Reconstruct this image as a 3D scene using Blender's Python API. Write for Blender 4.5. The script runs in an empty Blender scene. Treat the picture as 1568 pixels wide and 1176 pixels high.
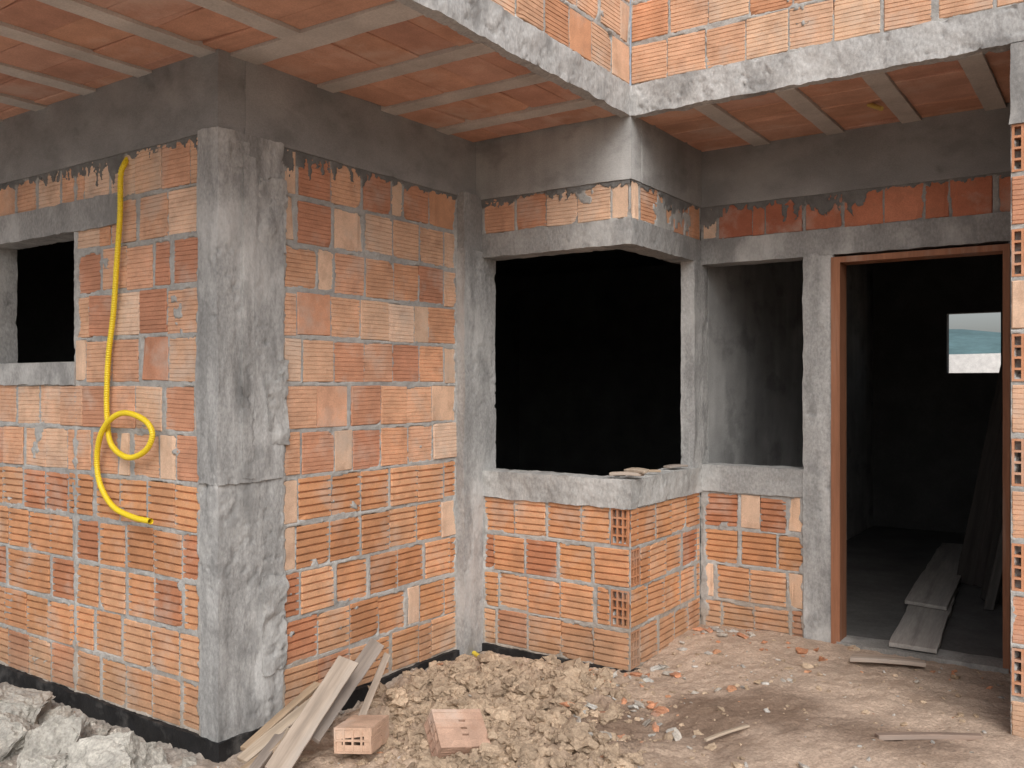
import bpy, bmesh, math, random
import numpy as np
from mathutils import Vector, Matrix, Quaternion
random.seed(7); RNG=np.random.default_rng(11)
scene=bpy.context.scene
# ---------------------------------------------------------------- noise
def _h(ix,iy,iz,s):
    n=(ix.astype(np.int64)*374761393+iy.astype(np.int64)*668265263+iz.astype(np.int64)*1274126177+s*974634777)&0xFFFFFFFF
    n=((n^(n>>13))*1274126177)&0xFFFFFFFF
    n=((n^(n>>16))*2246822519)&0xFFFFFFFF
    n=n^(n>>15)
    return (n&0xFFFFFF)/float(0xFFFFFF)*2-1
def vn(x,y,z,s=0):
    x,y,z=np.broadcast_arrays(np.asarray(x,float),np.asarray(y,float),np.asarray(z,float))
    ix=np.floor(x);iy=np.floor(y);iz=np.floor(z)
    fx=x-ix;fy=y-iy;fz=z-iz
    fx=fx*fx*(3-2*fx);fy=fy*fy*(3-2*fy);fz=fz*fz*(3-2*fz)
    r=0
    for a in (0,1):
        for b in (0,1):
            for c in (0,1):
                w=(fx if a else 1-fx)*(fy if b else 1-fy)*(fz if c else 1-fz)
                r=r+w*_h(ix+a,iy+b,iz+c,s)
    return r
def fbm(x,y,z,s=0,o=4,g=.5):
    r=0;a=1;t=0
    for i in range(o):
        f=2.03**i
        r=r+a*vn(x*f,y*f,z*f,s+i*13);t+=a;a*=g
    return r/t
def sst(a,b,x):
    t=np.clip((x-a)/(b-a),0,1);return t*t*(3-2*t)
# ---------------------------------------------------------------- mesh accumulator
class Acc:
    def __init__(s): s.V=[];s.L=[];s.S=[];s.C=[];s.n=0
    def add(s,v,faces,c):
        v=np.asarray(v,float).reshape(-1,3);k=len(v)
        s.V.append(v)
        c=np.asarray(c,float)
        if c.ndim==1: c=np.tile(c[:3],(k,1))
        s.C.append(c)
        if isinstance(faces,np.ndarray):
            s.L.append((faces+s.n).ravel()); s.S.append(np.full(len(faces),faces.shape[1]))
        else:
            s.L.append(np.array([i+s.n for f in faces for i in f])); s.S.append(np.array([len(f) for f in faces]))
        s.n+=k
    def obj(s,name,mat,parent=None,smooth=True,dirt=False):
        V=np.concatenate(s.V);L=np.concatenate(s.L).astype(np.int32);S=np.concatenate(s.S);C=np.concatenate(s.C)
        if dirt:   # soil splashed on the foot of the walls, broad tone variation
            n_=fbm(V[:,0]*6,V[:,1]*6,V[:,2]*9,140,4)
            kk=(sst(-1.02,-1.42,V[:,2]+.22*n_)*.5)[:,None]
            C=C*(1-kk)+kk*np.array((.34,.26,.185))
            n2=fbm(V[:,0]*1.3,V[:,1]*1.3,V[:,2]*1.3,150,4)[:,None]
            C=C*(1+.20*n2)
        me=bpy.data.meshes.new(name)
        me.vertices.add(len(V));me.vertices.foreach_set("co",V.ravel())
        me.loops.add(len(L));me.loops.foreach_set("vertex_index",L)
        me.polygons.add(len(S));st=np.concatenate([[0],np.cumsum(S)[:-1]]).astype(np.int32)
        me.polygons.foreach_set("loop_start",st)
        me.update(calc_edges=True);me.validate()
        at=me.color_attributes.new("Col",'FLOAT_COLOR','POINT')
        at.data.foreach_set("color",np.hstack([C,np.ones((len(C),1))]).ravel())
        me.polygons.foreach_set("use_smooth",np.full(len(me.polygons),smooth))
        o=bpy.data.objects.new(name,me);scene.collection.objects.link(o)
        me.materials.append(mat)
        if parent: o.parent=parent
        return o
def gridfaces(n,m):
    i=np.arange(n-1)[:,None];j=np.arange(m-1)[None,:]
    a=i*m+j
    return np.stack([a,a+m,a+m+1,a+1],-1).reshape(-1,4)
class Fr:
    def __init__(s,O,U,V,N): s.O=np.array(O,float);s.U=np.array(U,float);s.V=np.array(V,float);s.N=np.array(N,float)
    def P(s,u,v,d):
        u,v,d=np.broadcast_arrays(u,v,d)
        return s.O+u[...,None]*s.U+v[...,None]*s.V+d[...,None]*s.N
def FX(y): return Fr((0,y,0),(1,0,0),(0,0,1),(0,-1,0))
def FY(x): return Fr((x,0,0),(0,1,0),(0,0,1),(1,0,0))
# ---------------------------------------------------------------- bricks
def profile(style,h):
    p=[(0,-.03),(0,-.004),(.003,-.0005)]
    if style=='deep': n,w,dp=5,.0095,.012
    elif style=='fine': n,w,dp=9,.0036,.0026
    else: n,w,dp=0,0,0
    for i in range(n):
        z=h*(i+.75)/(n+.5)+RNG.normal(0,.0010)
        p+=[(z-w/2,0),(z-w/2+w*.12,-dp),(z+w/2-w*.12,-dp),(z+w/2,0)]
    p+=[(h-.003,-.0005),(h,-.004),(h,-.03)]
    return np.array(p)
def brick(acc,fr,u0,u1,v0,v1,style,col,d=0.0,jit=1.0):
    p=profile(style,v1-v0);m=len(p)
    us=np.array([u0,u0+.003]+list(np.linspace(u0,u1,6)[1:-1])+[u1-.003,u1])
    n=len(us)
    U=np.repeat(us[:,None],m,1).copy();Vv=np.repeat(p[None,:,0],n,0)+v0;D=np.repeat(p[None,:,1],n,0).copy()
    vis=(p[:,1]>-.02)
    D[0,vis]-=.003;D[-1,vis]-=.003
    U[0]+=RNG.normal(0,.0012,m)*jit;U[-1]+=RNG.normal(0,.0012,m)*jit
    tilt=RNG.normal(0,.012)*jit;tl2=RNG.normal(0,.014)*jit;tl3=RNG.normal(0,.012)*jit
    uc=(u0+u1)/2;vc=(v0+v1)/2
    Vv=Vv+tilt*(U-uc)+RNG.normal(0,.0005,(n,m))
    D=D+(tl2*(U-uc)+tl3*(Vv-vc))+RNG.normal(0,.0004,(n,m))+d
    if RNG.random()<.35:
        cu=u0 if RNG.random()<.5 else u1;cv=v0 if RNG.random()<.5 else v1
        r=RNG.uniform(.015,.045)
        dist=np.hypot(U-cu,Vv-cv)
        D=D-np.clip(1-dist/r,0,1)*.015
    P=fr.P(U,Vv,D)
    c=np.tile(np.array(col)[None,:],(n*m,1))*RNG.normal(1,.03,(n*m,1))
    f=gridfaces(n,m)
    acc.add(P.reshape(-1,3),f,c)
    acc.add(P[0],[list(range(m))[::-1]][:1],c[:m]); acc.add(P[-1],[list(range(m))],c[:m])
def holed(acc,fr,u0,u1,v0,v1,nc,nr,col,depth=.09,wall=.009):
    def cuts(a,b,n):
        t=(b-a-wall*(n+1))/n;o=[a]
        for i in range(n): o+= [o[-1]+wall, o[-1]+wall+t]
        return np.array(o+[b])
    us=cuts(u0,u1,nc);vs=cuts(v0,v1,nr)
    for i in range(len(us)-1):
        for j in range(len(vs)-1):
            a,b,c,d=us[i],us[i+1],vs[j],vs[j+1]
            if i%2==1 and j%2==1:
                dd=depth
                q=fr.P(np.array([a,b,b,a]*2),np.array([c,c,d,d]*2),np.array([0.]*4+[-dd]*4))
                acc.add(q,[(0,1,5,4)[::-1],(1,2,6,5)[::-1],(2,3,7,6)[::-1],(3,0,4,7)[::-1],(4,5,6,7)],np.array(col)*.8)
            else:
                acc.add(fr.P(np.array([a,b,b,a]),np.array([c,c,d,d]),np.zeros(4)),[(0,1,2,3)],np.array(col)*RNG.normal(1,.05))
    for (ua,va,ub,vb) in ((u0,v0,u1,v0),(u1,v0,u1,v1),(u1,v1,u0,v1),(u0,v1,u0,v0)):
        acc.add(fr.P(np.array([ua,ub,ub,ua]),np.array([va,vb,vb,va]),np.array([0,0,-depth,-depth])),[(3,2,1,0)],col)
Z0=-1.41;CH=.2015;BH=.183
LOW=[(.60,.305,.155),(.62,.32,.17),(.57,.285,.14),(.65,.36,.205),(.60,.30,.155),(.49,.215,.115),(.63,.345,.195),(.58,.29,.15),(.54,.26,.13)]
UP=[(.66,.39,.25),(.63,.355,.22),(.70,.48,.345),(.67,.42,.28),(.60,.32,.19),(.71,.51,.38),(.64,.36,.235),(.66,.39,.255),(.68,.45,.31),(.52,.25,.155),(.57,.29,.18)]
SHADED=[(.46,.17,.10),(.42,.15,.09),(.50,.20,.12),(.47,.18,.105)]  # clay tones darkened, porch shade painted into the door wall's top row
def row_bricks(acc,fr,a,b,zlo,pal,style,rects,h=BH,jh=.12,grey=0,pale=.45):
    u=a+.004
    first=True
    while u<b-.03:
        r=RNG.random()
        w=.19+RNG.normal(0,.004)
        st=style
        if (first and RNG.random()<.55) or r<jh*.6: w=RNG.uniform(.05,.11)
        first=False
        if u+w>b-.004: w=b-.004-u
        if b-.004-(u+w)<.035: w=b-.004-u
        if w>.235: w=w/2
        col=np.array(pal[RNG.integers(len(pal))])*RNG.normal(1,.05)
        if w<.12 and RNG.random()<pale: st='flat'; col=np.array((.66,.46,.33))*RNG.normal(1,.08)
        elif style=='fine' and RNG.random()<.12: st='flat'
        if grey and RNG.random()<grey: col=np.array((.40,.36,.31));st='flat'
        z0=zlo+.009+RNG.normal(0,.003)
        brick(acc,fr,u,u+w,z0,z0+h,st,col,d=RNG.normal(0,.0025))
        rects.append((u,u+w,z0,z0+h))
        u+=w+(RNG.uniform(.002,.006) if RNG.random()<.62 else RNG.uniform(.010,.028))
def mortar(acc,fr,a,b,z0,z1,rects,openings=(),ragged=(),drip=None,seed=0,res=.0062,smear=.5,mcol=(.39,.382,.365),dcol=(.17,.168,.163)):
    us=np.arange(a,b+res,res);zs=np.arange(z0,z1+res*.5,res)
    n,m=len(us),len(zs)
    U,Z=np.meshgrid(us,zs,indexing='ij')
    D=np.full((n,m),-.01)
    for (u0,u1,v0,v1) in rects:
        i0,i1=np.searchsorted(us,[u0,u1]);j0,j1=np.searchsorted(zs,[v0,v1])
        if i1<=i0 or j1<=j0: continue
        uu=U[i0:i1,j0:j1];zz=Z[i0:i1,j0:j1]
        D[i0:i1,j0:j1]=np.minimum(np.minimum(uu-u0,u1-uu),np.minimum(zz-v0,v1-zz))
    n1=fbm(U*28,Z*28,seed*7.3,seed,3); n2=fbm(U*90,Z*90,seed*3.1,seed+5,2); n3=fbm(U*3.7,Z*3.7,seed*1.7,seed+9,4); n4=fbm(U*9,Z*9,seed,seed+21,3)
    Dd=D+n1*.017+n4*.013-.003
    h=-.002+n1*.006+n2*.002+n4*.003
    h=h-sst(.001,.010,Dd)*.035
    sm=sst(smear,smear+.07,n3+.30*n1)
    h=np.where(sm>0,np.maximum(h,-.03+sm*(.0325+n2*.0015+n1*.002)),h)
    for ue in ragged:
        w=.010+.06*np.abs(fbm(U*3+ue*9,Z*11,seed,seed+31,4,.6))
        k=1-sst(w*.6,w,np.abs(U-ue))
        h=np.maximum(h,-.03+k*(.034+n2*.002+n1*.002))
    col=np.array(mcol)[None,None,:]*(1+.22*n4+.14*n2)[...,None]
    if drip is not None:
        t=drip-Z
        env=.028+.10*np.clip(fbm(U*4,seed*2.,0,seed+77,3)+.35,0,1.)
        st=fbm(U*48+1.5*n1,Z*6,seed,seed+79,3)+.7*fbm(U*15,Z*15,seed,seed+80,3)
        val=1-t/env+st*.95
        k=sst(.10,.30,val)*(t<.18)
        k=np.maximum(k,(t<.006)*1.)
        h=np.maximum(h,-.03+k*(.034+n2*.002+n1*.002))
        col=col*(1-k[...,None])+k[...,None]*np.array(dcol)*(1+.3*n1)[...,None]
    P=fr.P(U,Z,h)
    f=gridfaces(n,m)
    cu=(U[:-1,:-1]+res/2).ravel();cz=(Z[:-1,:-1]+res/2).ravel()
    keep=np.ones(len(f),bool)
    for (u0,u1,v0,v1) in openings:
        keep&=~((cu>u0)&(cu<u1)&(cz>v0)&(cz<v1))
    acc.add(P.reshape(-1,3),f[keep],col.reshape(-1,3))
# ---------------------------------------------------------------- rough concrete boxes
def rbox(acc,x0,x1,y0,y1,z0,z1,col=(.35,.345,.335),res=.02,amp=.006,freq=9,seed=3,stretch=(1,1,1),streak=.0,pitk=1.0):
    lo=np.array([x0,y0,z0],float);hi=np.array([x1,y1,z1],float)
    ctr=(lo+hi)/2
    for ax in range(3):
        a,b=(ax+1)%3,(ax+2)%3
        na=max(2,int((hi[a]-lo[a])/res)+1);nb=max(2,int((hi[b]-lo[b])/res)+1)
        A,B=np.meshgrid(np.linspace(lo[a],hi[a],na),np.linspace(lo[b],hi[b],nb),indexing='ij')
        for side in (0,1):
            P=np.zeros(A.shape+(3,));P[...,a]=A;P[...,b]=B;P[...,ax]=hi[ax] if side else lo[ax]
            x,y,z=P[...,0]*freq*stretch[0],P[...,1]*freq*stretch[1],P[...,2]*freq*stretch[2]
            dx=fbm(x,y,z,seed,4,.55);dy=fbm(x,y,z,seed+40,4,.55);dz=fbm(x,y,z,seed+80,4,.55)
            f2=freq*3.1
            px=fbm(P[...,0]*f2,P[...,1]*f2,P[...,2]*f2,seed+120,3,.6)
            gate=sst(-.1,.3,fbm(P[...,0]*3,P[...,1]*3,P[...,2]*3,seed+130,3))
            pit=np.clip(px-.2,0,1)*2.2*amp*gate*pitk
            Q=P+np.stack([dx,dy,dz],-1)*amp
            Q=Q-np.sign(P-ctr)*(np.abs(P-ctr)>(hi-lo)/2-1e-6)*pit[...,None]
            cc=1+.22*fbm(P[...,0]*5,P[...,1]*5,P[...,2]*5,seed+9,4)-.6*np.clip(px-.22,0,1)*gate
            if streak:
                cc=cc+streak*fbm(P[...,0]*22,P[...,1]*22,P[...,2]*2.2,seed+19,4)+streak*.8*fbm(P[...,0]*7,P[...,1]*7,P[...,2]*1.1,seed+23,3)
            c=np.array(col)[None,None,:]*cc[...,None]
            f=gridfaces(na,nb)
            if not side: f=f[:,::-1]
            acc.add(Q.reshape(-1,3),f,c.reshape(-1,3))
def box(acc,x0,x1,y0,y1,z0,z1,col):
    v=[(x,y,z) for x in(x0,x1) for y in(y0,y1) for z in(z0,z1)]
    f=[(0,1,3,2),(4,6,7,5),(0,4,5,1),(2,3,7,6),(0,2,6,4),(1,5,7,3)]
    acc.add(v,f,col)
# ---------------------------------------------------------------- materials
def mat(name,rough=.93,bump=.35,bscale=60,var=.25,vscale=4,tint=None,tintscale=2.5,tintamt=.5,base=None,bdist=.004,stretch=(1,1,1),spec=.25,fine=.12,dark=None,darkscale=6,darkamt=.5):
    m=bpy.data.materials.new(name);m.use_nodes=True;nt=m.node_tree;N=nt.nodes;L=nt.links
    b=N["Principled BSDF"];b.inputs["Roughness"].default_value=rough;b.inputs["Specular IOR Level"].default_value=spec
    tc=N.new("ShaderNodeTexCoord");mp=N.new("ShaderNodeMapping");mp.inputs["Scale"].default_value=stretch
    L.new(tc.outputs["Object"],mp.inputs[0])
    if base is None:
        at=N.new("ShaderNodeAttribute");at.attribute_name="Col";c=at.outputs["Color"]
    else:
        rg=N.new("ShaderNodeRGB");rg.outputs[0].default_value=(*base,1);c=rg.outputs[0]
    def noise(s,d=5,off=0):
        n=N.new("ShaderNodeTexNoise");n.inputs["Scale"].default_value=s;n.inputs["Detail"].default_value=d;n.inputs["Roughness"].default_value=.62
        src=mp.outputs[0]
        if off:
            m2=N.new("ShaderNodeMapping");m2.inputs["Location"].default_value=(off,off*1.7,off*.6);L.new(src,m2.inputs[0]);src=m2.outputs[0]
        L.new(src,n.inputs[0]);return n.outputs[0]
    def mr(src,a,bb,c0,c1):
        r=N.new("ShaderNodeMapRange");r.inputs[1].default_value=a;r.inputs[2].default_value=bb;r.inputs[3].default_value=c0;r.inputs[4].default_value=c1
        L.new(src,r.inputs[0]);return r.outputs[0]
    def mul(c,f):
        x=N.new("ShaderNodeMix");x.data_type='RGBA';x.blend_type='MULTIPLY';x.inputs[0].default_value=1
        L.new(c,x.inputs[6]);L.new(f,x.inputs[7]);return x.outputs[2]
    c=mul(c,mr(noise(vscale),.3,.7,1-var,1+var))
    c=mul(c,mr(noise(bscale*1.7,3),.3,.7,1-fine,1+fine))
    if tint:
        x=N.new("ShaderNodeMix");x.data_type='RGBA'
        L.new(mr(noise(tintscale,6),.52,.68,0,tintamt),x.inputs[0]);L.new(c,x.inputs[6]);x.inputs[7].default_value=(*tint,1);c=x.outputs[2]
    if dark:
        x=N.new("ShaderNodeMix");x.data_type='RGBA'
        L.new(mr(noise(darkscale,7,13.7),.54,.64,0,darkamt),x.inputs[0]);L.new(c,x.inputs[6]);x.inputs[7].default_value=(*dark,1);c=x.outputs[2]
    L.new(c,b.inputs["Base Color"])
    bp=N.new("ShaderNodeBump");bp.inputs["Strength"].default_value=bump;bp.inputs["Distance"].default_value=bdist
    L.new(noise(bscale,6),bp.inputs["Height"]);L.new(bp.outputs[0],b.inputs["Normal"])
    return m
M_brick=mat("clay_brick",bump=.3,bscale=110,var=.16,vscale=9,tint=(.54,.48,.42),tintscale=5,tintamt=.42,bdist=.002,dark=(.32,.17,.11),darkscale=11,darkamt=.26)
M_mort=mat("mortar",bump=.6,bscale=120,var=.15,vscale=12,bdist=.004)
M_conc=mat("rough_concrete",bump=.7,bscale=55,var=.20,vscale=3.5,tint=(.52,.515,.50),tintscale=3.5,tintamt=.65,bdist=.006,dark=(.17,.17,.168),darkscale=5,darkamt=.55,fine=.2,stretch=(1,1,.6))
M_beam=mat("formed_concrete",bump=.3,bscale=80,var=.18,vscale=2.2,tint=(.38,.375,.365),tintscale=1.8,tintamt=.5,bdist=.003,stretch=(1,1,1.6),dark=(.15,.15,.148),darkscale=2.5,darkamt=.45)
M_tile=mat("ceiling_clay",bump=.25,bscale=90,var=.16,vscale=6,tint=(.54,.43,.37),tintscale=3,tintamt=.5,bdist=.002)
M_joist=mat("precast_joist_concrete",bump=.3,bscale=80,var=.15,vscale=4,bdist=.003)
M_dark=mat("interior_plaster_shaded",bump=.3,bscale=30,var=.25,vscale=3,bdist=.004)  # room surfaces, with the indoor shade painted into their dark colours
M_black=mat("bitumen_coating",bump=.6,bscale=60,var=.4,vscale=8,rough=.6,base=(.018,.018,.019),tint=(.12,.115,.11),tintscale=9,tintamt=.6)
M_wood=mat("weathered_wood",bump=.4,bscale=40,var=.3,vscale=10,stretch=(.12,1.6,1.6),bdist=.002,tint=(.34,.32,.30),tintscale=6,tintamt=.5)
M_dwood=mat("dark_formwork_wood",bump=.4,bscale=40,var=.3,vscale=10,stretch=(.12,1.6,1.6),bdist=.002)
M_frame=mat("door_frame_wood",bump=.2,bscale=50,var=.2,vscale=10,stretch=(1.5,1.5,.1),base=(.30,.135,.075),rough=.6,tint=(.38,.30,.25),tintscale=9,tintamt=.4)
M_soil=mat("soil_clod",bump=.8,bscale=70,var=.25,vscale=15,bdist=.008,fine=.2)
M_rub=mat("concrete_rubble_mat",bump=.9,bscale=50,var=.30,vscale=10,bdist=.012,fine=.25,dark=(.25,.24,.22),darkscale=9,darkamt=.4)

house=bpy.data.objects.new("brick_house",None);scene.collection.objects.link(house)
YA,XB,YC,XD,YE=2.271,-2.963,3.957,-2.019,4.834
CE=1.307
def rowz(i): return Z0+i*CH
def pal(i): return (LOW,'deep') if i<=4 else (UP,'fine')
aB=Acc();aM=Acc()
fr=FX(YA);R=[]
for i in range(12):
    p,s=pal(i)
    segs=[(-6.2,-3.07)]
    if 7<=i<=10: segs=[(-6.2,-4.95),(-3.985,-3.07)]
    for a,b in segs: row_bricks(aB,fr,a,b,rowz(i),p,s,R,jh=.08 if i<5 else .2)
mortar(aM,fr,-6.2,-3.05,Z0,1.012,R,openings=[(-4.78,-3.992,.1,.70)],ragged=[-3.075,-3.985],drip=1.005,seed=1)
fr=FY(XB);R=[]
for i in range(12):
    p,s=pal(i);row_bricks(aB,fr,2.60,3.785,rowz(i),p,s,R,jh=.14 if i<5 else .3,grey=.12 if i in (6,7) else 0)
mortar(aM,fr,2.56,3.80,Z0,1.012,R,ragged=[2.595,3.785],drip=1.005,seed=2,smear=.48)
fr=FX(YC);R=[]
for i in range(4):
    e=XD-.112 if i in (1,3) else XD-.004
    row_bricks(aB,fr,-2.905,e,rowz(i),LOW,'deep',R,jh=.0,pale=0)
    if i in (1,3):
        holed(aB,fr,XD-.106,XD-.006,rowz(i)+.01,rowz(i)+.192,3,4,(.46,.21,.11));R.append((XD-.11,XD,rowz(i)+.008,rowz(i)+.193))
row_bricks(aB,fr,-2.905,XD-.01,rowz(11),UP,'fine',R)
mortar(aM,fr,-2.94,XD-.003,Z0,rowz(4)+.01,R,ragged=[-2.91],seed=3,smear=.62)
mortar(aM,fr,-2.94,XD-.003,.80,1.012,R,ragged=[-2.91],drip=1.005,seed=4,smear=.15)
fr=FY(XD);R=[]
for i in range(4):
    s0=YC+.112 if i in (0,2) else YC+.004
    row_bricks(aB,fr,s0,YE-.01,rowz(i),LOW,'deep',R,jh=0,pale=.2)
    if i in (0,2):
        holed(aB,fr,YC+.006,YC+.106,rowz(i)+.01,rowz(i)+.192,3,4,(.50,.23,.12));R.append((YC,YC+.11,rowz(i)+.008,rowz(i)+.193))
row_bricks(aB,fr,YC+.01,YE-.01,rowz(11),UP,'fine',R)
mortar(aM,fr,YC+.003,YE,Z0,rowz(4)+.01,R,seed=5,smear=.62)
mortar(aM,fr,YC+.003,YE,.80,1.012,R,drip=1.005,seed=6,smear=.2)
fr=FX(YE);R=[]
for i in range(4):
    e=-1.53 if i in (1,3) else -1.43
    row_bricks(aB,fr,XD+.02,e,rowz(i),LOW,'deep',R,jh=.05,pale=.2)
    if e<-1.5: row_bricks(aB,fr,e+.008,-1.435,rowz(i),[(.66,.44,.30)],'flat',R,jh=0)
row_bricks(aB,fr,XD+.01,-.38,rowz(11),SHADED,'flat',R,jh=.3,pale=.3)
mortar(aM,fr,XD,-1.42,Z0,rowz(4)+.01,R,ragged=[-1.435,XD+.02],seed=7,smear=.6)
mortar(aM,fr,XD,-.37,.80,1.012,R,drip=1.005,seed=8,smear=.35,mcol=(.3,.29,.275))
fr=FX(3.952);R=[]
for i in range(12):
    if i%2==0: row_bricks(aB,fr,-.383,-.20,rowz(i),UP,'fine',R,jh=0)
    else:
        holed(aB,fr,-.380,-.21,rowz(i)+.01,rowz(i)+.192,5,4,(.52,.25,.14));R.append((-.381,-.2,rowz(i)+.01,rowz(i)+.192))
mortar(aM,fr,-.383,-.20,Z0,1.0,R,seed=9)
PZ=1.456
for fr,a,b,sd in ((FX(YC),XD+.004,-.20,10),(FY(XD),1.2,YC-.004,11)):
    R=[]
    for i in range(4): row_bricks(aB,fr,a,b,PZ+i*CH,[(.66,.40,.26),(.62,.34,.20),(.68,.44,.30),(.60,.31,.18),(.70,.47,.32)],'fine',R,jh=0)
    mortar(aM,fr,a,b,PZ-.01,PZ+4*CH,R,seed=sd,smear=.6)
# bare interior masonry seen through the side window
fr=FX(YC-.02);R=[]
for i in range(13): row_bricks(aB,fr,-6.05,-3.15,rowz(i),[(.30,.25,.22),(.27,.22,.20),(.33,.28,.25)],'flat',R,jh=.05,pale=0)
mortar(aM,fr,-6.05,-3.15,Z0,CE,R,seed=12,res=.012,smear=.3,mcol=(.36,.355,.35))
aB.obj("bricks",M_brick,house,smooth=False,dirt=True)
aM.obj("mortar_joints",M_mort,house,dirt=True)
# ---- cores
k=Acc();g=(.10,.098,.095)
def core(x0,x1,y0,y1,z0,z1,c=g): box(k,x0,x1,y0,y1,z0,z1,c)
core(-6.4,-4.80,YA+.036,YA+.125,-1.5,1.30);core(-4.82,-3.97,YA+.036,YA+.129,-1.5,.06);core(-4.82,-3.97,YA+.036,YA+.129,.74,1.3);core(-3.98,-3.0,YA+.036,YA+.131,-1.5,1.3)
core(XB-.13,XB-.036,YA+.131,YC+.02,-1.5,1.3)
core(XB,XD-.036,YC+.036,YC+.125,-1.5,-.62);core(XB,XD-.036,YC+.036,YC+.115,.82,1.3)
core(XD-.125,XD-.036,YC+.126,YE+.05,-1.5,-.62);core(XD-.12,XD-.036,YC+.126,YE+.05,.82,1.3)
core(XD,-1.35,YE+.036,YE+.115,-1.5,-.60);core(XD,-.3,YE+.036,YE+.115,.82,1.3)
core(-.375,-.2,3.99,9.1,-1.5,1.3)
core(XD+.03,-.2,YC+.036,YC+.12,1.44,PZ+4*CH);core(XD-.12,XD-.036,1.2,YC+.03,1.44,PZ+4*CH)
d=(.11,.11,.112)  # low wall tone, the dimness of the rooms put into the colour
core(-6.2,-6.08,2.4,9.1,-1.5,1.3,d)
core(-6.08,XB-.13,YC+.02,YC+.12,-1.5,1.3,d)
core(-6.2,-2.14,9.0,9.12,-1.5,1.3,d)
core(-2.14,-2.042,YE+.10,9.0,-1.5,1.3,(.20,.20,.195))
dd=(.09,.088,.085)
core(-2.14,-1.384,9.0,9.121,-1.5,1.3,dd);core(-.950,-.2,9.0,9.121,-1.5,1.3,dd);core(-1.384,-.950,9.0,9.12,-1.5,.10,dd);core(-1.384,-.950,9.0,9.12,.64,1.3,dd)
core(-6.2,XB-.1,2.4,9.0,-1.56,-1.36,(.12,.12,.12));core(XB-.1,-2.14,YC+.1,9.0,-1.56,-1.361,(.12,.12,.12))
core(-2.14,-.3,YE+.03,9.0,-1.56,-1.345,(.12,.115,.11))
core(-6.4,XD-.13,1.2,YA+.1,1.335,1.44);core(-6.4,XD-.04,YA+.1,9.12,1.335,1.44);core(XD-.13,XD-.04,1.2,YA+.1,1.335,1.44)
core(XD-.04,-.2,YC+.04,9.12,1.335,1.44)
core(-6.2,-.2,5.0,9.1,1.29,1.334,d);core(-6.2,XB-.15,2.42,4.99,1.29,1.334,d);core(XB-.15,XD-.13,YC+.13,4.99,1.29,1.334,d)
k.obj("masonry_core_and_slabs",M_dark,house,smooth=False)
pw=Acc();rbox(pw,-2.040,-2.020,YE+.115,8.98,-1.38,1.295,(.40,.40,.395),.04,.003,5,70,(1,1,1),.25,0);pw.obj("plastered_partition",M_beam,house)
# ---- columns, beams, lintels
c=Acc();LG=(.35,.349,.343)
rbox(c,-3.070,XB+.010,YA-.008,2.590,-1.45,-.33,(.37,.369,.362),.009,.011,12,5,(1.4,1.4,.40),.32)
rbox(c,-3.080,XB+.018,YA-.016,2.585,-.397,1.01,LG,.009,.013,11,6,(1.5,1.5,.35),.36)
rbox(c,XB-.02,XB+.024,YA+.10,2.43,-.385,.92,(.39,.388,.38),.009,.014,11,16,(1.5,1.5,.25),.3)
rbox(c,XB-.12,-2.905,3.782,YC+.11,-1.45,.72,LG,.010,.009,13,7,(1,1,.4),.3)
rbox(c,XB-.12,-2.915,3.79,YC+.10,.70,1.02,(.27,.267,.26),.012,.008,13,8)
rbox(c,-2.09,XD+.010,4.715,YE+.08,-.48,.70,LG,.010,.008,14,9,(1,1,.5),.3)
rbox(c,-1.437,-1.287,YE-.014,YE+.12,-1.45,.69,(.36,.358,.35),.010,.010,13,10,(1,1,.5),.3)
rbox(c,-.478,-.20,YE-.004,YE+.12,-1.45,.69,(.20,.195,.19),.02,.006,12,11)
rbox(c,-4.96,-4.778,YA-.008,YA+.135,.0,.72,LG,.015,.007,12,12)
rbox(c,-5.02,-3.975,YA-.012,YA+.13,-.004,.10,(.36,.355,.345),.010,.007,14,13)
rbox(c,-2.915,XD+.010,YC-.012,YC+.13,-.612,-.470,(.41,.407,.395),.009,.009,16,14)
rbox(c,-2.14,XD+.011,YC+.12,YE+.02,-.610,-.468,(.41,.407,.395),.009,.009,16,15)
rbox(c,XD+.01,-1.43,YE-.010,YE+.12,-.605,-.455,(.35,.348,.34),.010,.008,14,17)
rbox(c,-5.10,-3.63,YA-.012,YA+.13,.697,.835,(.31,.307,.30),.011,.007,14,18)
rbox(c,-2.93,XD+.012,YC-.014,YC+.12,.685,.812,(.30,.297,.29),.010,.006,13,19)
rbox(c,-2.14,XD+.010,YC+.115,YE+.02,.687,.812,(.30,.297,.29),.010,.006,13,20)
rbox(c,XD+.005,-.375,YE-.012,YE+.12,.675,.812,(.28,.277,.27),.012,.007,13,21)
rbox(c,XD+.0,-.19,YC-.012,YC+.045,CE,PZ,(.42,.417,.41),.009,.012,12,22)
rbox(c,XD-.045,XD+.011,1.2,YC+.04,CE-.002,PZ,(.42,.417,.41),.009,.012,12,23)
rbox(c,-.385,-.195,3.94,4.08,1.0,CE,(.36,.355,.345),.02,.008,10,24)
rbox(c,-.30,-.19,3.93,4.08,PZ,PZ+.85,(.40,.395,.385),.02,.008,10,25)
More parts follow.
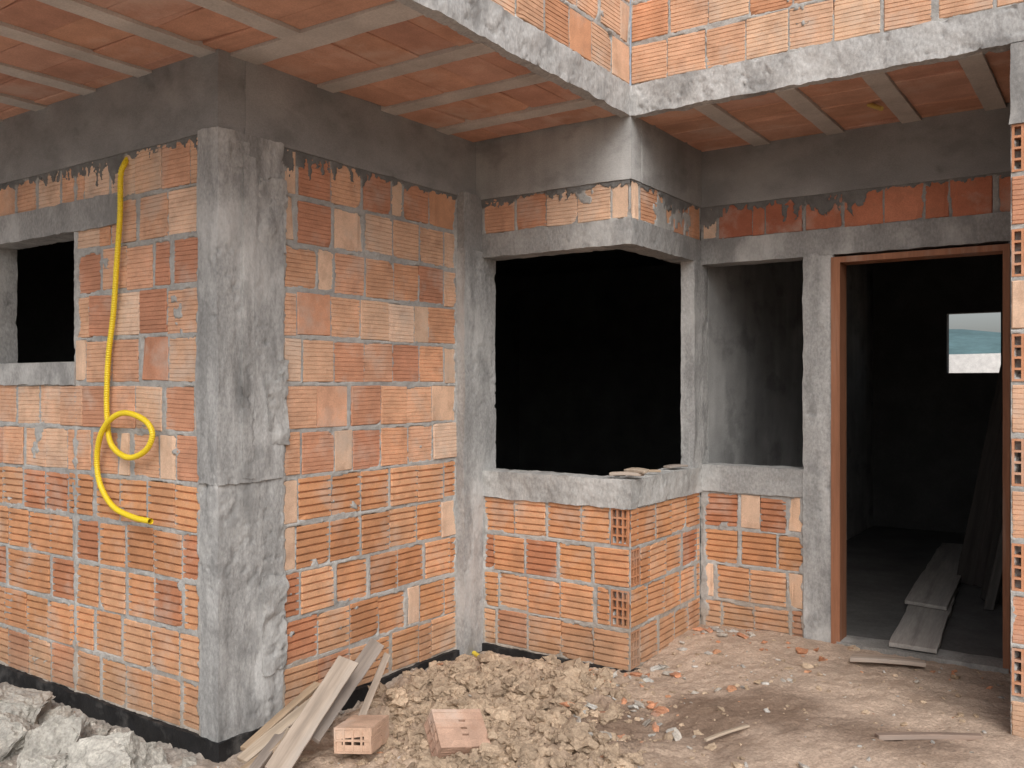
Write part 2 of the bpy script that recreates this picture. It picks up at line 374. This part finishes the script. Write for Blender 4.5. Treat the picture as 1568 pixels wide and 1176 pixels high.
# thrown mortar crusts left on the corner column
for (y0,y1,z0,z1) in ((2.45,2.60,.55,.85),(2.50,2.61,-.25,.10),(2.48,2.60,-1.2,-.8),(2.30,2.40,.86,.98)):
    rbox(c,XB-.01,XB+.022,y0,y1,z0,z1,(.33,.328,.32),.009,.022,14,int(60+z0*10),(1,1,1),.2)
c.obj("rough_columns_sills_lintels",M_conc,house)
b=Acc();BG=(.255,.253,.25)
rbox(b,-6.4,XB+.010,YA-.010,YA+.13,1.0,CE+.02,BG,.025,.004,7,30)
rbox(b,XB-.13,XB+.012,YA+.12,YC+.1,1.002,CE+.021,BG,.025,.004,7,31)
rbox(b,XB+.0,XD+.008,YC-.010,YC+.12,1.003,CE+.019,(.33,.328,.32),.02,.004,7,32,(1,1,1),.2)
rbox(b,XD-.13,XD+.009,YC+.11,YE+.1,1.002,CE+.02,(.30,.298,.29),.025,.004,7,33,(1,1,1),.2)
rbox(b,XD,-.37,YE-.010,YE+.12,1.001,CE+.02,(.25,.248,.245),.025,.004,7,34)
b.obj("ring_beams",M_beam,house)
f=Acc()
for q in ((-6.4,XB+.02,YA-.018,YA+.1),(XB-.1,XB+.022,YA+.09,YC),(XB,XD+.018,YC-.020,YC+.1),(XD-.1,XD+.017,YC+.09,YE+.02)):
    rbox(f,*q,-1.62,Z0+.002,(.02,.02,.02),.02,.012,12,41)
f.obj("bitumen_footing",M_black,house)
# ---- ceiling
t=Acc();j=Acc()
TP=[(.57,.32,.225),(.59,.335,.24),(.54,.29,.20),(.58,.33,.245),(.50,.27,.195),(.57,.315,.215)]
JC=(.50,.46,.425)
def tiles(fr,u0,u1,v0,v1):
    u=u0
    while u<u1-.01:
        w=min(.20,u1-u)
        brick(t,fr,u+.0015,u+w-.0015,v0,v1,'flat' ,np.array(TP[RNG.integers(6)])*RNG.normal(1,.05),d=RNG.normal(0,.0015),jit=.5)
        u+=w
frB=Fr((0,0,CE+.010),(1,0,0),(0,-1,0),(0,0,-1))
frA=Fr((0,0,CE+.010),(0,1,0),(1,0,0),(0,0,-1))
JW=.050
js=[2.40,2.83,3.24,3.655]
XT=XD-.035
for q in js: rbox(j,XB,XT,q-JW-(.03 if q<2.5 else 0),q+JW,CE-.001,CE+.04,JC,.03,.003,9,50)
for a,bb in zip(js,js[1:]+[YC+.02]): tiles(frB,XB,XT,-(bb-JW),-(a+JW))
jx=[-6.35,-5.93,-5.52,-5.10,-4.68,-4.27,-3.86,-3.44,-3.02,-2.60]
for q in jx: rbox(j,q-JW,q+JW,1.2,YA+.01 if q<XB else js[0]-JW-.03,CE-.002,CE+.04,JC,.03,.003,9,51)
for a,bb in zip(jx,jx[1:]+[XT+JW]):
    tiles(frA,1.2,YA+.0 if bb<XB else js[0]-JW-.03,a+JW,bb-JW)
jr=[-1.66,-1.27,-.90,-.53]
for q in jr: rbox(j,q-.045,q+.045,YC+.03,YE,CE-.003,CE+.04,JC,.03,.003,9,52)
ed=[XD-.02-.04]+jr
for a,bb in zip(ed,jr+[-.2]): tiles(frA,YC+.035,YE,a+.045,bb-.045)
t.obj("ceiling_clay_tiles",M_tile,house,smooth=False)
j.obj("ceiling_joists",M_joist,house)
# ---- door frame
d=Acc()
rbox(d,-1.290,-1.245,YE-.022,YE+.11,-1.36,.66,(1,1,1),.05,.001)
rbox(d,-.500,-.470,YE-.022,YE+.11,-1.36,.66,(1,1,1),.05,.001)
rbox(d,-1.2449,-.5001,YE-.021,YE+.11,.630,.660,(1,1,1),.05,.001)
d.obj("door_frame",M_frame,house)
d=Acc();rbox(d,-1.26,-.48,YE-.03,YE+.14,-1.40,-1.337,(.3,.29,.27),.02,.008);d.obj("door_threshold",M_conc,house)
# ---------------------------------------------------------------- ground
def axis(a,b,lo,hi,res):
    s=res*2;x=a
    L=[];
    while x>lo: x-=s;s*=1.35;L.append(x)
    Rr=[];s=res*2;x=b
    while x<hi: x+=s;s*=1.35;Rr.append(x)
    return np.array(L[::-1]+list(np.arange(a,b,res))+Rr)
def heap(x,y):
    m=np.exp(-(((x+2.36)/.52)**2+((y-3.28)/.50)**2))
    m=np.maximum(m,.8*np.exp(-(((x+2.00)/.52)**2+((y-2.80)/.45)**2)))
    return m
def gz(x,y):
    q=(x+2.7)/1.3*.7+(y-3.6)*.4
    z=-1.49+.13*sst(0,1,q)
    m=heap(x,y)
    z=z+m*.10
    rough=.006+.040*np.clip(m*1.5,0,1)+.012*sst(-2.2,-2.9,x)
    lump=np.abs(fbm(x*7,y*7,0,3,4,.6))
    l2=np.abs(fbm(x*22,y*22,0,13,3,.6))
    z=z+rough*(1.2-3.2*lump)*.9+rough*(.5-1.6*l2)*.5+.006*fbm(x*30,y*30,1,5,3)+.025*fbm(x*2.2,y*2.2,1,8,3)
    inside=((y>YE+.02)&(x<-.2)&(x>-6.3))|((y>YC+.05)&(x<XD-.05)&(x>-6.3))|((y>YA+.05)&(x<XB-.05)&(x>-6.3))
    return np.where(inside,-1.6,z)
gx=axis(-5.2,.8,-220,220,.0125);gy=axis(1.2,4.95,-220,220,.0125)
X,Y=np.meshgrid(gx,gy,indexing='ij')
G=Acc()
Zg=gz(X,Y)
m=np.clip(heap(X,Y)*1.4,0,1)[...,None]
wet=np.exp(-(((X+1.36+.15*fbm(X*4,Y*4,0,90,3))/.50)**2+((Y-3.64+.2*fbm(X*4,Y*4,5,91,3))/.34)**2)*1.2)
wet=np.maximum(wet,.85*np.exp(-(((X+1.80)/.32)**2+((Y-3.30)/.32)**2)))
wet=np.maximum(wet,.75*np.exp(-(((X+.8)/.40)**2+((Y-3.65)/.20)**2)))
wet=sst(.15,.85,wet+.30*fbm(X*4,Y*4,2,92,6,.6))[...,None]
n5=fbm(X*3,Y*3,7,95,4)[...,None]
cg=np.array((.46,.35,.27))*(1-m)+np.array((.40,.30,.215))*m
cg=cg*(1+.22*n5)
cg=cg*(1-wet)+wet*np.array((.225,.158,.115))*(1+.15*n5)
lft=sst(-2.75,-3.1,X)[...,None]
cg=cg*(1-lft*.8)+lft*.8*np.array((.34,.32,.29))
G.add(np.stack([X,Y,Zg],-1).reshape(-1,3),gridfaces(len(gx),len(gy)),cg.reshape(-1,3))
M_ground=mat("dirt_ground",bump=.9,bscale=55,var=.16,vscale=6,bdist=.010,fine=.22,dark=(.26,.18,.125),darkscale=4,darkamt=.4)
G.obj("ground",M_ground)
def ico(sub):
    bm=bmesh.new();bmesh.ops.create_icosphere(bm,subdivisions=sub,radius=1)
    v=np.array([x.co[:] for x in bm.verts]);f=np.array([[q.index for q in x.verts] for x in bm.faces]);bm.free();return v,f
I1=ico(2);I2=ico(5);I3=ico(3)
def lump(acc,pos,s,col,I=I1,sc=(1,1,.7),rough=.35,sd=0,blocky=0.,octv=4):
    v,f=I
    a=RNG.uniform(0,6.28);o=RNG.uniform(0,50,3)
    q=v.copy()
    if blocky:
        Rq=np.array(Quaternion(Vector(RNG.normal(0,1,3)).normalized(),RNG.uniform(0,3)).to_matrix())
        w=q@Rq.T
        q=(w*(1-blocky)+blocky*np.clip(w*1.6,-.75,.75))@Rq
    r=1+rough*fbm(v[:,0]*1.6+o[0],v[:,1]*1.6+o[1],v[:,2]*1.6+o[2],sd,octv,.62)*1.8
    q=q*r[:,None]*np.array(sc)*s
    R=np.array(Quaternion(Vector(RNG.normal(0,1,3)).normalized(),RNG.uniform(0,.9)).to_matrix())
    ca,sa=math.cos(a),math.sin(a)
    q=q@R.T@np.array([[ca,-sa,0],[sa,ca,0],[0,0,1]]).T
    acc.add(q+np.array(pos),f,col)
def outside(x,y):
    if y>YA-.04 and x<XB+.05: return False
    if y>YC-.05 and x<XD+.05: return False
    if y>YE-.05 or x>-.45 and y>3.9: return False
    return True
cl=Acc();cnt=0
while cnt<2600:
    x=RNG.uniform(-2.95,-.2);y=RNG.uniform(2.0,4.8)
    if not outside(x,y): continue
    h=float(heap(np.array(x),np.array(y)))
    if RNG.random()>h*1.1+.03: continue
    s=min(.055,.004+RNG.exponential(.0095))*(1 if h>.25 else .5)
    b_=RNG.normal(1,.12);col=np.array((.41,.31,.22))*b_
    lump(cl,(x,y,float(gz(np.array(x),np.array(y)))+s*.15),s,col,I=I3 if s>.025 else I1,sc=(1.2,.9,.7),rough=.6,blocky=.3);cnt+=1
cl.obj("soil_clods",M_soil,smooth=False)
cl=Acc();cnt=0
while cnt<480:
    x=RNG.uniform(-4.6,-.3);y=RNG.uniform(1.8,4.8)
    if not outside(x,y): continue
    s=min(.024,.003+RNG.exponential(.005))
    col=[(.50,.26,.15),(.45,.42,.38),(.42,.38,.33),(.52,.49,.45),(.38,.28,.19)][RNG.integers(5)]
    if x>-2.2 and y>4.5 and RNG.random()<.5: col=(.52,.24,.13);s*=1.5
    lump(cl,(x,y,float(gz(np.array(x),np.array(y)))+s*.2),s,col,sc=(1.3,.8,.45),blocky=.6,rough=.4);cnt+=1
for (x,y) in ((-1.95,3.80),(-1.90,3.92),(-2.02,3.72),(-1.85,4.05),(-1.96,4.35),(-1.75,4.70),(-1.95,4.72),(-1.85,4.74),(-1.6,3.35),(-1.75,3.2),(-2.15,3.85),(-1.85,3.45),(-1.95,3.3),(-1.7,3.5)):
    for q in range(6):
        xx=x+RNG.normal(0,.06);yy=y+RNG.normal(0,.05)
        if not outside(xx,yy): continue
        s=RNG.uniform(.008,.030)
        lump(cl,(xx,yy,float(gz(np.array(xx),np.array(yy)))+s*.2),s,[(.45,.42,.38),(.54,.26,.15),(.42,.38,.33),(.52,.5,.46)][RNG.integers(4)],sc=(1.4,.8,.4),blocky=.7,rough=.4)
cl.obj("construction_debris_fragments",M_rub,smooth=False)
cl=Acc()
for (x,y,s) in ((-3.13,1.93,.15),(-3.48,1.88,.14),(-3.30,1.80,.11),(-3.98,2.00,.14),(-4.25,1.95,.14),(-3.75,1.86,.12),(-3.62,2.04,.07),(-2.98,1.98,.07),(-3.25,2.08,.06),(-4.1,1.75,.15),(-3.7,1.65,.13),(-4.5,2.02,.11),(-3.85,2.10,.07),(-3.42,2.08,.05)):
    lump(cl,(x,y,-1.50+s*.38),s,np.array((.45,.43,.385))*RNG.normal(1,.06),I=I2,sc=(1.15,.9,.70),rough=.34,blocky=.75,octv=7)
for i in range(420):
    x=RNG.uniform(-4.6,-2.85);y=RNG.uniform(1.6,2.2);s=RNG.uniform(.006,.04)*RNG.uniform(.4,1)
    lump(cl,(x,y,-1.49+s*.2),s,np.array((.42,.395,.35))*RNG.normal(1,.12),I=I3 if s>.02 else I1,sc=(1.1,.9,.7),blocky=.6,rough=.4)
cl.obj("concrete_rubble",M_rub,smooth=False)
# ---------------------------------------------------------------- planks
def plank(name,p0,p1,w,th,col,roll=0,parent=None,m_=None):
    p0=Vector(p0);p1=Vector(p1);L=(p1-p0).length
    a=Acc();n=14
    xs=np.linspace(0,L,n);V=[];
    e0=RNG.uniform(-.3,.3)*w;e1=RNG.uniform(-.3,.3)*w
    for i,x in enumerate(xs):
        sx=1+.03*RNG.normal();bow=.004*math.sin(x/L*3.1)
        for yy,zz in ((-w/2,-th/2),(w/2,-th/2),(w/2,th/2),(-w/2,th/2)):
            xx=x+(e0*yy/w*1.0 if i==0 else 0)+(e1*yy/w if i==n-1 else 0)
            V.append((xx,yy*sx,zz+bow))
    F=[]
    for i in range(n-1):
        for q in range(4): F.append((i*4+q,(i+1)*4+q,(i+1)*4+(q+1)%4,i*4+(q+1)%4)[::-1])
    F.append((0,1,2,3)[::-1]);F.append(tuple((n-1)*4+q for q in range(4)))
    a.add(V,F,col)
    o=a.obj(name,m_ or M_wood,parent,smooth=False)
    X_=(p1-p0).normalized();Z_=Vector((0,0,1));Y_=Z_.cross(X_).normalized();Z_=X_.cross(Y_)
    Mx=Matrix((X_,Y_,Z_)).transposed().to_4x4()
    o.matrix_world=Matrix.Translation(p0)@Mx@Matrix.Rotation(roll,4,'X')
    bv=o.modifiers.new("b",'BEVEL');bv.width=.002;bv.segments=1;bv.limit_method='ANGLE'
    return o
W1=(.38,.31,.25);W2=(.41,.33,.25);W3=(.28,.235,.20);W4=(.38,.28,.19)
plank("wooden_plank",(-2.54,2.19,-1.40),(-2.64,2.66,-1.13),.085,.018,W1,.5)
plank("wooden_plank",(-2.60,2.42,-1.36),(-2.76,2.96,-1.15),.07,.018,W3,.6)
plank("wooden_plank",(-2.76,2.22,-1.42),(-2.73,2.66,-1.26),.05,.022,W2,.3)
plank("wooden_plank",(-2.70,2.16,-1.43),(-2.66,2.62,-1.30),.045,.015,W4,-.2)
plank("wooden_plank",(-2.82,2.28,-1.41),(-2.86,2.70,-1.28),.035,.02,W4,.2)
plank("wooden_plank",(-2.62,2.12,-1.43),(-2.80,2.55,-1.33),.04,.02,W3,.1)
plank("wooden_plank",(-2.50,2.54,-1.38),(-2.72,2.98,-1.20),.03,.015,W1,.5)
plank("wooden_plank",(-2.48,2.10,-1.42),(-2.70,2.42,-1.35),.05,.018,W2,.0)
plank("wooden_plank",(-1.127,4.56,-1.335),(-.82,4.66,-1.332),.075,.02,(.38,.30,.24))
plank("wooden_plank",(-.80,3.62,-1.345),(-.47,3.84,-1.345),.03,.02,(.26,.19,.15))
plank("wooden_plank",(-1.36,3.30,-1.380),(-1.26,3.50,-1.365),.016,.010,W2)
plank("floor_plank",(-.90,4.84,-1.318),(-1.03,6.4,-1.325),.22,.022,(.38,.35,.32))
plank("floor_plank",(-.99,5.7,-1.292),(-1.16,8.1,-1.31),.24,.022,(.38,.35,.32))
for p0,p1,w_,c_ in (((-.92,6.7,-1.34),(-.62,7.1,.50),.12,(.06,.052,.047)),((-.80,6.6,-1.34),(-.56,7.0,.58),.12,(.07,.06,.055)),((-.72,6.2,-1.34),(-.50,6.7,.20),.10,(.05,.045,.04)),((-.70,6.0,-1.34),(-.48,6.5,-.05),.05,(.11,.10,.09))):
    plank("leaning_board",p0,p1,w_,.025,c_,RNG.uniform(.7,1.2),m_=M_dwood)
plank("wood_scrap",(-2.14,YC+.02,-.448),(-1.98,YC+.06,-.445),.05,.016,W1)
plank("wood_scrap",(-2.08,YC+.09,-.430),(-1.95,YC+.04,-.428),.045,.014,W2,.15)
plank("wood_scrap",(-2.10,YC+.16,-.452),(-2.01,YC+.32,-.450),.03,.012,W4)
plank("wood_scrap",(-2.08,YC+.55,-.452),(-2.04,YC+.70,-.452),.05,.012,W3)
# ---------------------------------------------------------------- loose bricks
def loose(loc,rot,col,top='flat',L=.19,Wd=.15,H=.095):
    a=Acc()
    brick(a,Fr((0,0,H),(1,0,0),(0,1,0),(0,0,1)),.0,L,.0,Wd,top,col)
    brick(a,Fr((0,0,0),(1,0,0),(0,0,1),(0,-1,0)),.0,L,0,H,'fine',col)
    brick(a,Fr((0,Wd,0),(-1,0,0),(0,0,1),(0,1,0)),-L,0,0,H,'fine',col)
    brick(a,Fr((0,0,0),(-1,0,0),(0,1,0),(0,0,-1)),-L,0,0,Wd,'fine',col)
    holed(a,Fr((-.003,0,0),(0,-1,0),(0,0,1),(-1,0,0)),-Wd,0,0,H,4,2,np.array(col)*.9,depth=.1,wall=.008)
    holed(a,Fr((L+.003,0,0),(0,1,0),(0,0,1),(1,0,0)),0,Wd,0,H,4,2,np.array(col)*.9,depth=.08,wall=.008)
    o=a.obj("hollow_brick",M_brick,smooth=False);o.location=loc;o.rotation_euler=rot;return o
loose((-2.36,2.50,-1.395),(math.radians(-4),math.radians(6),math.radians(112)),(.58,.39,.28))
loose((-2.155,2.62,-1.425),(math.radians(34),math.radians(8),math.radians(60)),(.52,.34,.25),'deep',L=.20,Wd=.17)
# ---------------------------------------------------------------- yellow conduit
pts=[(-3.60,.985),(-3.580,.945),(-3.589,.893),(-3.594,.726),(-3.614,.531),(-3.644,.306),(-3.679,.137),(-3.693,-.006),(-3.688,-.148),(-3.644,-.261),(-3.508,-.311),(-3.375,-.279),(-3.323,-.208),(-3.375,-.150),(-3.508,-.122),(-3.62,-.155),(-3.70,-.228),(-3.754,-.337),(-3.728,-.441),(-3.614,-.527),(-3.45,-.559),(-3.31,-.563)]
yy=[2.29,2.255,2.245,2.245,2.243,2.245,2.245,2.245,2.243,2.235,2.225,2.22,2.22,2.218,2.214,2.214,2.218,2.235,2.235,2.225,2.215,2.205]
P=[np.array((p[0],y,p[1])) for p,y in zip(pts,yy)];P=[P[0]*2-P[1]]+P+[P[-1]*2-P[-2]]
path=[]
for i in range(1,len(P)-2):
    n=max(4,int(np.linalg.norm(P[i+1]-P[i])/.0025))
    for q in range(n):
        s=q/n
        path.append(.5*((2*P[i])+(P[i+1]-P[i-1])*s+(2*P[i-1]-5*P[i]+4*P[i+1]-P[i+2])*s*s+(-P[i-1]+3*P[i]-3*P[i+1]+P[i+2])*s**3))
path=np.array(path);T=np.gradient(path,axis=0);T/=np.linalg.norm(T,axis=1)[:,None]
ref=np.array((0,1.,0));A_=np.cross(T,ref);A_/=np.linalg.norm(A_,axis=1)[:,None];B_=np.cross(T,A_)
nr=12;ang=np.linspace(0,2*np.pi,nr,endpoint=False)
rad=.0125*np.where((np.arange(len(path))//2)%2==0,1.0,.86)
V=path[:,None,:]+rad[:,None,None]*(A_[:,None,:]*np.cos(ang)[None,:,None]+B_[:,None,:]*np.sin(ang)[None,:,None])
i=np.arange(len(path)-1)[:,None];jn=np.arange(nr)[None,:];j2=(jn+1)%nr
Fc=np.stack([i*nr+jn,i*nr+j2,(i+1)*nr+j2,(i+1)*nr+jn],-1).reshape(-1,4)
h_=Acc();h_.add(V.reshape(-1,3),Fc,(.80,.60,.02))
M_y=mat("yellow_corrugated_plastic",rough=.42,bump=.05,bscale=60,var=.08,vscale=6,spec=.5,fine=.04)
h_.obj("yellow_corrugated_conduit",M_y)
def cyl(name,p0,p1,r,m,col):
    p0=np.array(p0,float);p1=np.array(p1,float);t=(p1-p0)/np.linalg.norm(p1-p0);a=np.cross(t,(0,0,1.));a/=np.linalg.norm(a);b_=np.cross(t,a)
    s=np.linspace(0,1,20);V=(p0+(p1-p0)*s[:,None])[:,None,:]+r*(a*np.cos(ang)[:,None]+b_*np.sin(ang)[:,None])[None]*(1+.05*RNG.normal(0,1,(20,1,1)))
    i=np.arange(19)[:,None];F=np.stack([i*nr+jn,i*nr+j2,(i+1)*nr+j2,(i+1)*nr+jn],-1).reshape(-1,4)
    q=Acc();q.add(V.reshape(-1,3),F,col);q.add(V[0],[list(range(nr))],col);q.add(V[-1],[list(range(nr))[::-1]],col);return q.obj(name,m)
cyl("ceiling_conduit_stub",(-1.02,4.45,CE+.01),(-.95,4.40,CE-.035),.011,M_y,(.5,.36,.1))
cyl("conduit_offcut",(-2.90,3.86,-1.44),(-2.78,3.80,-1.445),.012,M_y,(.72,.55,.06))
# ---------------------------------------------------------------- background
hx=np.linspace(-160,160,80);hy=np.linspace(70,130,20);HX,HY=np.meshgrid(hx,hy,indexing='ij')
HZ=-2+(7+2.5*fbm(HX/30,HY/30,0,60,4))*np.sin((HY-70)/60*np.pi)
h=Acc();h.add(np.stack([HX,HY,HZ],-1).reshape(-1,3),gridfaces(80,20),(.10,.17,.18));h.obj("background_hill",mat("hill",bscale=1,vscale=.2,bump=.2))
w=Acc();rbox(w,-9,6,14,14.2,-1.6,.42,(.75,.74,.72),.5,.01);w.obj("neighbour_wall",M_mort)
for o in list(scene.objects):
    if o.parent is None: o.location.z+=1.45
# ---------------------------------------------------------------- camera / light
cam=bpy.data.cameras.new("camera");co=bpy.data.objects.new("camera",cam);scene.collection.objects.link(co)
co.location=(0,0,1.45);co.rotation_euler=(math.radians(90),0,math.radians(34.5))
cam.sensor_width=36;cam.lens=31.68;cam.clip_start=.05;cam.clip_end=1000
scene.camera=co
w=bpy.data.worlds.new("World");scene.world=w;w.use_nodes=True;nt=w.node_tree
bg=nt.nodes["Background"];sky=nt.nodes.new("ShaderNodeTexSky");sky.sky_type='NISHITA';sky.sun_disc=False
S=Vector((.55,-.62,.75)).normalized()
sky.sun_elevation=math.asin(S.z);sky.sun_rotation=math.atan2(S.x,S.y);sky.dust_density=4;sky.air_density=1;sky.ozone_density=1
hs=nt.nodes.new("ShaderNodeHueSaturation");hs.inputs["Saturation"].default_value=.45
nt.links.new(sky.outputs[0],hs.inputs["Color"]);nt.links.new(hs.outputs[0],bg.inputs[0]);bg.inputs[1].default_value=.15
sl=bpy.data.lights.new("sun",'SUN');sl.energy=1.5;sl.angle=math.radians(45);sl.color=(1,.985,.96)
so=bpy.data.objects.new("sun",sl);scene.collection.objects.link(so);so.rotation_euler=(-S).to_track_quat('-Z','Y').to_euler()
scene.view_settings.view_transform='Standard';scene.view_settings.look='None';scene.view_settings.exposure=0
